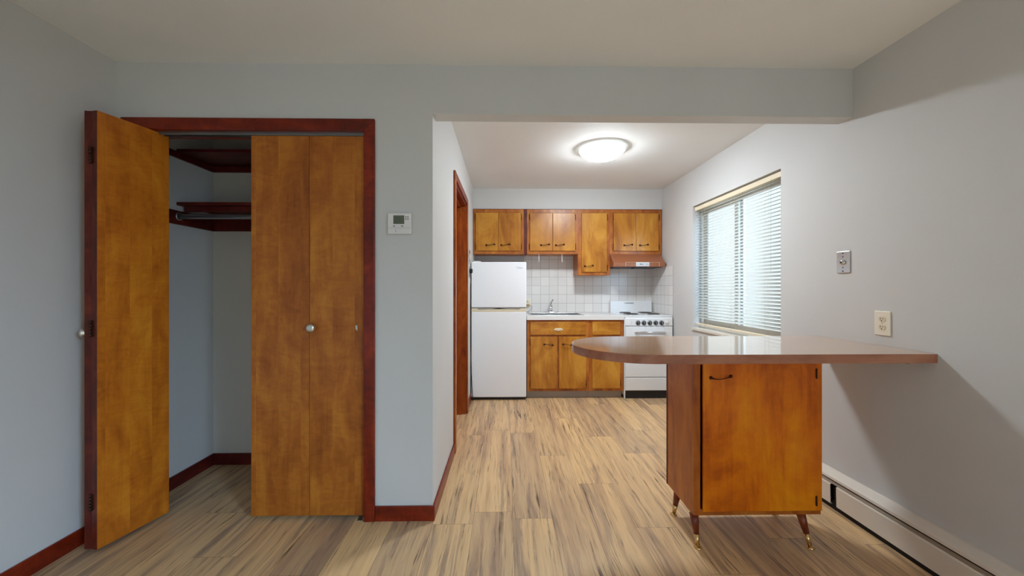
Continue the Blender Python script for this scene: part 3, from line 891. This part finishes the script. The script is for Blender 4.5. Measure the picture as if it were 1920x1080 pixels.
# small oval maker's mark, freezer door
mk = MB()
pts = [(0.139+0.017*math.cos(a), 4.2395, 1.466+0.0095*math.sin(a)) for a in [R(40+i*12) for i in range(25)]]
mk.tube(pts, 0.0011, 6)
for i in range(6):
    xx = 0.150+i*0.0068
    mk.torus((xx, 4.2395, 1.4635), 0.0024, 0.0008, 'Y', 10, 5)
mk.box(0.146, 0.188, 4.2388, 4.2402, 1.4565, 1.458)
obj('badge', mk, 'grey', up_)
obj('base_grille', box(fx0+0.01, fx1-0.006, 4.275, 4.295, 0.002, 0.029), 'black', t)
obj('top_hinge', box(fx0+0.02, fx0+0.10, 4.262, 4.33, 1.527, 1.539), 'plastic', t, 0.003)
for x in (fx0+0.06, fx1-0.06):
    for y in (4.34, 4.82):
        obj('foot', MB().tube([(x, y, 0.0), (x, y, 0.031)], 0.016, 12), 'black', t)

# ================================================================== UPPER CABINETS
UY = 4.602     # face-frame front
def upper(label, x0, x1, z0, z1, doors, stile, rail_b, hinges, pulls, gapstrip=None):
    t = thing('upper_cabinet', label, 'cabinet', ((x0+x1)/2, UY, z0), 'upper cabinets on the kitchen back wall')
    b = MB()
    b.box(x0, x0+0.016, UY+0.019, YK-0.001, z0, z1).box(x1-0.016, x1, UY+0.019, YK-0.001, z0, z1)
    b.box(x0+0.016, x1-0.016, UY+0.019, YK-0.009, z0, z0+0.016).box(x0+0.016, x1-0.016, UY+0.019, YK-0.009, z1-0.016, z1)
    obj('cabinet_body', b, 'frame', t)
    f = MB()
    f.box(x0, x0+stile, UY, UY+0.0185, z0, z1).box(x1-stile, x1, UY, UY+0.0185, z0, z1)
    f.box(x0+stile, x1-stile, UY, UY+0.0185, z0, z0+rail_b).box(x0+stile, x1-stile, UY, UY+0.0185, z1-rail_b, z1)
    if len(doors) == 2:
        m = (doors[0][1]+doors[1][0])/2
        f.box(m-0.02, m+0.02, UY, UY+0.0185, z0+rail_b, z1-rail_b)
    obj('face_frame', f, 'frame', t)
    for i, (a, b_) in enumerate(doors):
        d = obj('door', box(a, b_, UY-0.0155, UY-0.001, z0+0.037, z1-0.044), 'cab', t, 0.003)
        hx, hs = hinges[i]
        for hz in (z0+0.037+0.052, z1-0.044-0.052):
            hh = MB().tube([(hx, UY-0.016, hz-0.028), (hx, UY-0.016, hz+0.028)], 0.0035, 8)
            for q in (-0.03, 0.03):
                hh.lathe([(0, -0.005), (0.005, -0.003), (0.0045, 0)], (hx, UY-0.014, hz+q), 'Y', 10)
            hh.box(hx-0.006, hx+0.006, UY-0.0165, UY-0.0005, hz-0.02, hz+0.02) if False else None
            obj('hinge', hh, 'bronze', d)
        px, pz, fl = pulls[i]
        pull(d, px, UY-0.0155, pz, 0.112, fl, 'bronze', 1.35)
    return t
Z1 = 2.183
upper('two-door wooden wall cabinet above the refrigerator', -0.386, 0.219, 1.648, Z1, [(-0.357, -0.0885), (-0.0855, 0.183)], 0.034, 0.04, [(-0.360, 1), (0.187, 1)], [(-0.182, 1.757, 1), (-0.003, 1.757, 1)])
upper('two-door wooden wall cabinet above the sink with two white hooks beneath', 0.256, 0.8685, 1.648, Z1, [(0.291, 0.5635), (0.5665, 0.836)], 0.034, 0.04, [(0.288, 1), (0.840, 1)], [(0.472, 1.757, 1), (0.650, 1.757, 1)])
upper('tall single-door wooden wall cabinet hanging lower than its neighbours', 0.869, 1.2565, 1.394, Z1, [(0.911, 1.216)], 0.045, 0.04, [(1.222, 1)], [(0.998, 1.505, 1)])
upper('two-door wooden wall cabinet above the brown range hood', 1.257, 1.878, 1.648, Z1, [(1.297, 1.5675), (1.5705, 1.840)], 0.036, 0.04, [(1.2925, 1), (1.8445, 1)], [(1.473, 1.757, 1), (1.662, 1.757, 1)])
tag(obj('filler_strip', box(0.2195, 0.2555, UY+0.006, UY+0.03, 1.648, Z1), 'dark_edge'), 'narrow dark red filler strip between the two left wall cabinets', 'filler strip')
tag(obj('cabinet_moulding', box(-0.387, 1.885, UY-0.004, UY+0.0095, Z1+0.0005, Z1+0.004), 'dark_edge'), 'thin dark strip running along the tops of the wall cabinets', 'moulding')
for i, x in enumerate((0.402, 0.680)):
    hk = MB()
    hk.lathe([(0, 0), (0.012, 0), (0.012, -0.006), (0, -0.006)], (x, UY+0.03, 1.6475), 'Z', 14)
    pts = [(x, UY+0.03, 1.643), (x, UY+0.03, 1.585)] + [(x+0.0, UY+0.018+0.012*math.cos(a), 1.575-0.012*math.sin(a)-0.01) for a in [R(k*20) for k in range(0, 9)]] + [(x, UY+0.004, 1.585)]
    hk.tube(pts, 0.0045, 8)
    tag(obj('cup_hook', hk, 'plastic'), ('left' if i == 0 else 'right')+' of the two white hooks hanging beneath the cabinet above the sink', 'hook', 'white hooks under the cabinet')

# ================================================================== RANGE HOOD
t = thing('range_hood', 'coppertone brown range hood under the right wall cabinet over the stove', 'range hood', (1.57, 4.68, 1.49))
hx0, hx1 = 1.2575, 1.868
ht = 1.647
obj('canopy', MB().prism([(4.60, ht), (YK-0.009, ht), (YK-0.009, 1.492), (4.455, 1.487), (4.452, 1.533), (4.462, 1.54)], 'X', hx0, hx1), 'hood', t, 0.003)
obj('filter', box(hx0+0.03, hx1-0.03, 4.48, 4.88, 1.482, 1.4875), 'black', t)
obj('light_lens', box(1.51, 1.66, 4.48, 4.60, 1.470, 1.482), 'black', t, 0.003)
fr = MB()
fr.box(1.398, 1.796, 4.4500, 4.4535, 1.5395, 1.5415).box(1.398, 1.4005, 4.4500, 4.4545, 1.492, 1.5395).box(1.7935, 1.796, 4.4500, 4.4545, 1.492, 1.5395)
obj('trim_outline', fr, 'cream', t)
p = obj('control_panel', box(1.52, 1.676, 4.4485, 4.4535, 1.4925, 1.5395), 'panel', t, 0.001)
s = MB()
for xx, wd_ in ((1.538, 0.004), (1.566, 0.006), (1.575, 0.006), (1.584, 0.005), (1.5925, 0.004), (1.600, 0.005), (1.641, 0.006), (1.662, 0.004)):
    obj('switch', box(xx-wd_/2, xx+wd_/2, 4.4470, 4.4486, 1.511, 1.511+(0.012 if wd_ > 0.0045 else 0.006)), 'black', p)

# ================================================================== BASE CABINETS
CY = 4.285
def base(label, x0, x1, drawer, doors, dpull):
    t = thing('base_cabinet', label, 'cabinet', ((x0+x1)/2, 4.6, 0), 'base cabinets between fridge and stove')
    z0, z1 = 0.088, 0.8845
    b = MB()
    b.box(x0, x0+0.016, CY+0.019, YK-0.001, z0, z1).box(x1-0.016, x1, CY+0.019, YK-0.001, z0, z1).box(x0+0.016, x1-0.016, CY+0.019, YK-0.001, z0, z0+0.016)
    obj('cabinet_body', b, 'frame', t)
    f = MB()
    xs = [x0, drawer[0]+0.01, drawer[1]-0.01, x1]
    f.box(xs[0], xs[1], CY, CY+0.0185, z0, z1).box(xs[2], xs[3], CY, CY+0.0185, z0, z1)
    f.box(xs[1], xs[2], CY, CY+0.0185, z0, z0+0.04).box(xs[1], xs[2], CY, CY+0.0185, 0.69, 0.73).box(xs[1], xs[2], CY, CY+0.0185, 0.85, z1)
    if len(doors) == 2:
        m = (doors[0][1]+doors[1][0])/2
        f.box(m-0.02, m+0.02, CY, CY+0.0185, z0+0.04, 0.69)
    obj('face_frame', f, 'frame', t)
    obj('toe_kick', box(x0+0.001, x1-0.001, 4.35, 4.362, 0, 0.0875), 'kick', t)
    dw = obj('drawer', box(drawer[0], drawer[1], CY-0.0155, CY-0.001, 0.717, 0.862), 'cabx', t, 0.004)
    if dpull:
        mb = MB()
        # pale shell-shaped plate
        pts = [(dpull+0.049*math.cos(a)*(1+0.06*math.cos(6*a)), 0.778+0.015*math.sin(a)*(1+0.12*math.cos(6*a))) for a in [2*PI*k/48 for k in range(48)]]
        mb.prism(pts, 'Y', CY-0.0215, CY-0.0156)
        obj('pull_plate', mb, 'ivory', dw, 0.0015)
        mb = MB().tube([(dpull-0.028, CY-0.022, 0.778), (dpull-0.018, CY-0.032, 0.776), (dpull, CY-0.035, 0.774), (dpull+0.018, CY-0.032, 0.776), (dpull+0.028, CY-0.022, 0.778)], 0.003, 8)
        obj('handle', mb, 'brass', dw)
    for (a, b_, px, hx) in doors:
        d = obj('door', box(a, b_, CY-0.0155, CY-0.001, 0.118, 0.697), 'cab', t, 0.003)
        if px:
            pull(d, px, CY-0.0155, 0.608, 0.108, -1, 'bronze', 1.3)
        for hz in (0.18, 0.635):
            hh = MB().tube([(hx, CY-0.016, hz-0.028), (hx, CY-0.016, hz+0.028)], 0.0035, 8)
            for q in (-0.03, 0.03):
                hh.lathe([(0, -0.005), (0.005, -0.003), (0.0045, 0)], (hx, CY-0.014, hz+q), 'Y', 10)
            obj('hinge', hh, 'bronze', d)
    return t
base('wide wooden base cabinet below the sink with drawer and two doors', 0.24, 0.9325, (0.274, 0.898), [(0.276, 0.572, 0.478, 0.2725), (0.594, 0.898, 0.688, 0.902)], 0.588)
base('narrow wooden base cabinet just left of the white stove', 0.933, 1.318, (0.968, 1.282), [(0.968, 1.282, None, 1.286)], None)

# worktop with sink cut-out
sx0, sx1, sy0, sy1 = 0.30, 0.885, 4.42, 4.80
w = MB()
w.box(0.236, 1.322, 4.262, sy0, 0.885, 0.926).box(0.236, 1.322, sy1, YK-0.0085, 0.885, 0.926)
w.box(0.236, sx0, sy0, sy1, 0.885, 0.926).box(sx1, 1.322, sy0, sy1, 0.885, 0.926)
tag(obj('countertop', w, 'laminate'), 'white laminate kitchen worktop on the base cabinets between fridge and stove', 'countertop')
s = MB()
s.box(sx0-0.025, sx1+0.025, sy0-0.02, sy0+0.004, 0.9265, 0.9305).box(sx0-0.025, sx1+0.025, sy1-0.004, sy1+0.07, 0.9265, 0.9305)
s.box(sx0-0.025, sx0+0.004, sy0+0.004, sy1-0.004, 0.9265, 0.9305).box(sx1-0.004, sx1+0.025, sy0+0.004, sy1-0.004, 0.9265, 0.9305)
t = thing('kitchen_sink', 'stainless drop-in sink in the white worktop', 'sink', (0.59, 4.6, 0.76))
obj('rim', s, 'steel', t, 0.0015)
s = MB()
s.box(sx0+0.002, sx0+0.004, sy0+0.002, sy1-0.002, 0.765, 0.9265).box(sx1-0.004, sx1-0.002, sy0+0.002, sy1-0.002, 0.765, 0.9265)
s.box(sx0+0.004, sx1-0.004, sy0+0.002, sy0+0.004, 0.765, 0.9265).box(sx0+0.004, sx1-0.004, sy1-0.004, sy1-0.002, 0.765, 0.9265)
s.box(sx0+0.002, sx1-0.002, sy0+0.002, sy1-0.002, 0.763, 0.765)
obj('basin', s, 'steel', t)
obj('drain', MB().lathe([(0, 0.003), (0.03, 0.003), (0.04, 0.0)], (0.59, 4.61, 0.765), 'Z', 24), 'chrome', t)
t = thing('faucet', 'chrome single-lever faucet behind the sink', 'faucet', (0.567, 4.84, 0.931))
pts = [(0.567+0.105*math.cos(a)*(1 if abs(math.cos(a)) < .98 else 1), 4.84+0.026*math.sin(a)) for a in [2*PI*k/32 for k in range(32)]]
obj('base_plate', MB().prism(pts, 'Z', 0.931, 0.943), 'chrome', t, 0.004)
obj('body', MB().lathe([(0.0, 0.0), (0.03, 0.0), (0.029, 0.02), (0.024, 0.045), (0.027, 0.065), (0.024, 0.08), (0.0, 0.09)], (0.567, 4.84, 0.943), 'Z', 24), 'chrome', t)
obj('spout', MB().tube([(0.567, 4.83, 0.985), (0.562, 4.78, 1.02), (0.556, 4.72, 1.03), (0.55, 4.665, 1.02), (0.549, 4.655, 1.0)], [0.014, 0.013, 0.012, 0.012, 0.012], 14), 'chrome', t)
obj('lever', MB().tube([(0.567, 4.84, 1.03), (0.575, 4.835, 1.055), (0.583, 4.82, 1.078), (0.59, 4.80, 1.088)], [0.014, 0.011, 0.009, 0.010], 12), 'chrome', t)

# outlet and cord beside the fridge on the tiles
t = thing('wall_outlet', 'ivory outlet on the white tiles right beside the fridge', 'wall outlet', (0.285, YK-0.008, 0.96))
obj('plate', box(0.245, 0.322, YK-0.0135, YK-0.0085, 0.985, 1.105), 'ivory', t, 0.002)
s = MB()
for z in (1.07, 1.022):
    s.lathe([(0, -0.0025), (0.015, -0.0025), (0.016, 0)], (0.283, YK-0.0135, z), 'Y', 20)
obj('receptacle', s, 'cream', t)
s = MB().box(0.277, 0.279, YK-0.0172, YK-0.0159, 1.068, 1.077).box(0.288, 0.29, YK-0.0172, YK-0.0159, 1.068, 1.077)
obj('slot', s, 'plug', t)
t = thing('plugged_in_cord', 'tan plug with a thin dark cord looping down beside the fridge', 'power plug', (0.285, 4.9, 0.93))
obj('plug_body', box(0.262, 0.302, YK-0.048, YK-0.0165, 1.008, 1.034), 'plug', t, 0.005)
obj('cord', MB().tube([(0.30, YK-0.035, 1.022), (0.325, YK-0.04, 1.018), (0.338, YK-0.045, 0.995), (0.325, YK-0.05, 0.965), (0.295, YK-0.05, 0.945), (0.262, YK-0.05, 0.935), (0.245, YK-0.05, 0.9305)], 0.0032, 8), 'midgrey', t)

# ================================================================== STOVE
t = thing('stove', 'white apartment-size electric coil stove in the right corner', 'stove', (1.6, 4.58, 0))
ex0, ex1 = 1.327, 1.872
sy = 4.272
obj('body', box(ex0, ex1-0.004, sy+0.03, 4.905, 0.03, 0.912), 'white', t, 0.004)
obj('plinth', box(ex0+0.012, ex1-0.012, sy+0.045, 4.88, 0.0, 0.0295), 'black', t)
obj('toe_panel', box(ex0+0.012, ex1-0.006, sy+0.018, sy+0.0295, 0.003, 0.09), 'black', t)
obj('corner_post', MB().prism([(ex0, 0.0), (ex0+0.012, 0.0), (ex0+0.012, 0.9), (ex0, 0.9)], 'Y', sy+0.004, sy+0.0295), 'white', t)
obj('cooktop', box(ex0, ex1, sy+0.012, 4.865, 0.912, 0.930), 'white', t, 0.007, 3)
bg = obj('backguard', MB().prism([(4.866, 0.905), (4.905, 0.905), (4.905, 1.078), (4.885, 1.078), (4.877, 1.07)], 'X', ex0+0.01, ex1-0.004), 'white', t, 0.005)
s = MB()
s.prism([(1.512, 1.048), (1.518, 1.054), (1.524, 1.048), (1.518, 1.042)], 'Y', 4.8725, 4.8765)
for i in range(10):
    x = 1.531+i*0.0105
    s.box(x, x+0.0075, 4.8725, 4.8765, 1.042, 1.0535)
obj('badge', s, 'midgrey', bg)
cp = obj('control_panel', MB().prism([(sy+0.012, 0.9115), (sy, 0.90), (sy-0.002, 0.816), (sy+0.0295, 0.816), (sy+0.0295, 0.9115)], 'X', ex0+0.012, ex1), 'white', t, 0.005)
for i in range(5):
    x = 1.481+i*0.0662
    kb = MB().lathe([(0.0, -0.016), (0.014, -0.016), (0.0175, -0.006), (0.0275, -0.004), (0.028, 0.0)], (x, sy-0.0015, 0.850), 'Y', 24)
    kb.box(x-0.0045, x+0.0045, sy-0.027, sy-0.012, 0.831, 0.869)
    k = obj('knob', kb, 'black', cp)
    obj('knob_marking', MB().torus((x, sy-0.006, 0.850), 0.0235, 0.0012, 'Y', 24, 5).box(x-0.0012, x+0.0012, sy-0.0276, sy-0.0268, 0.836, 0.868), 'plastic', k)
obj('knob', MB().lathe([(0.0, -0.012), (0.016, -0.011), (0.021, -0.004), (0.022, 0.0)], (1.806, sy-0.0015, 0.853), 'Y', 24), 'plastic', cp)
s = MB()
for (xx, zz) in ((1.405, 0.866), (1.412, 0.857), (1.405, 0.842), (1.412, 0.835)):
    s.box(xx-0.003, xx+0.003, sy-0.0035, sy-0.0005, zz-0.0018, zz+0.0018)
obj('print_mark', s, 'grey', cp)
dr = obj('oven_door', box(ex0+0.013, ex1-0.002, sy-0.004, sy+0.0295, 0.243, 0.811), 'white', t, 0.006, 3)
obj('handle', MB().tube([(1.442, sy-0.006, 0.742), (1.455, sy-0.03, 0.747), (1.50, sy-0.042, 0.750), (1.615, sy-0.044, 0.751), (1.735, sy-0.042, 0.750), (1.778, sy-0.03, 0.747), (1.791, sy-0.006, 0.742)], [0.006, 0.008, 0.009, 0.009, 0.009, 0.008, 0.006], 12), 'chrome', dr)
obj('handle_plate', box(1.45, 1.785, sy-0.0065, sy-0.0042, 0.718, 0.744), 'steel', dr, 0.001)
obj('drawer', box(ex0+0.013, ex1-0.002, sy-0.004, sy+0.0295, 0.093, 0.237), 'white', t, 0.006, 3)
for (bx_, by_, br) in ((1.462, 4.44, 0.092), (1.475, 4.70, 0.075), (1.722, 4.44, 0.075), (1.718, 4.70, 0.092)):
    b = obj('burner', MB().torus((bx_, by_, 0.9315), br+0.006, 0.003, 'Z', 36, 8).lathe([(br+0.004, 0.0), (br*0.7, -0.0005), (0.02, -0.001), (0.0, -0.001)], (bx_, by_, 0.9315), 'Z', 36), 'chrome', t)
    pts = []
    for k in range(120):
        a = k/119*PI*7
        rr = 0.016 + (br-0.024)*k/119
        pts.append((bx_+rr*math.cos(a), by_+rr*math.sin(a), 0.940))
    obj('coil', MB().tube(pts, 0.0038, 6), 'coil', b)

# tidy helper properties
for o in bpy.data.objects:
    if '_w' in o: del o['_w']
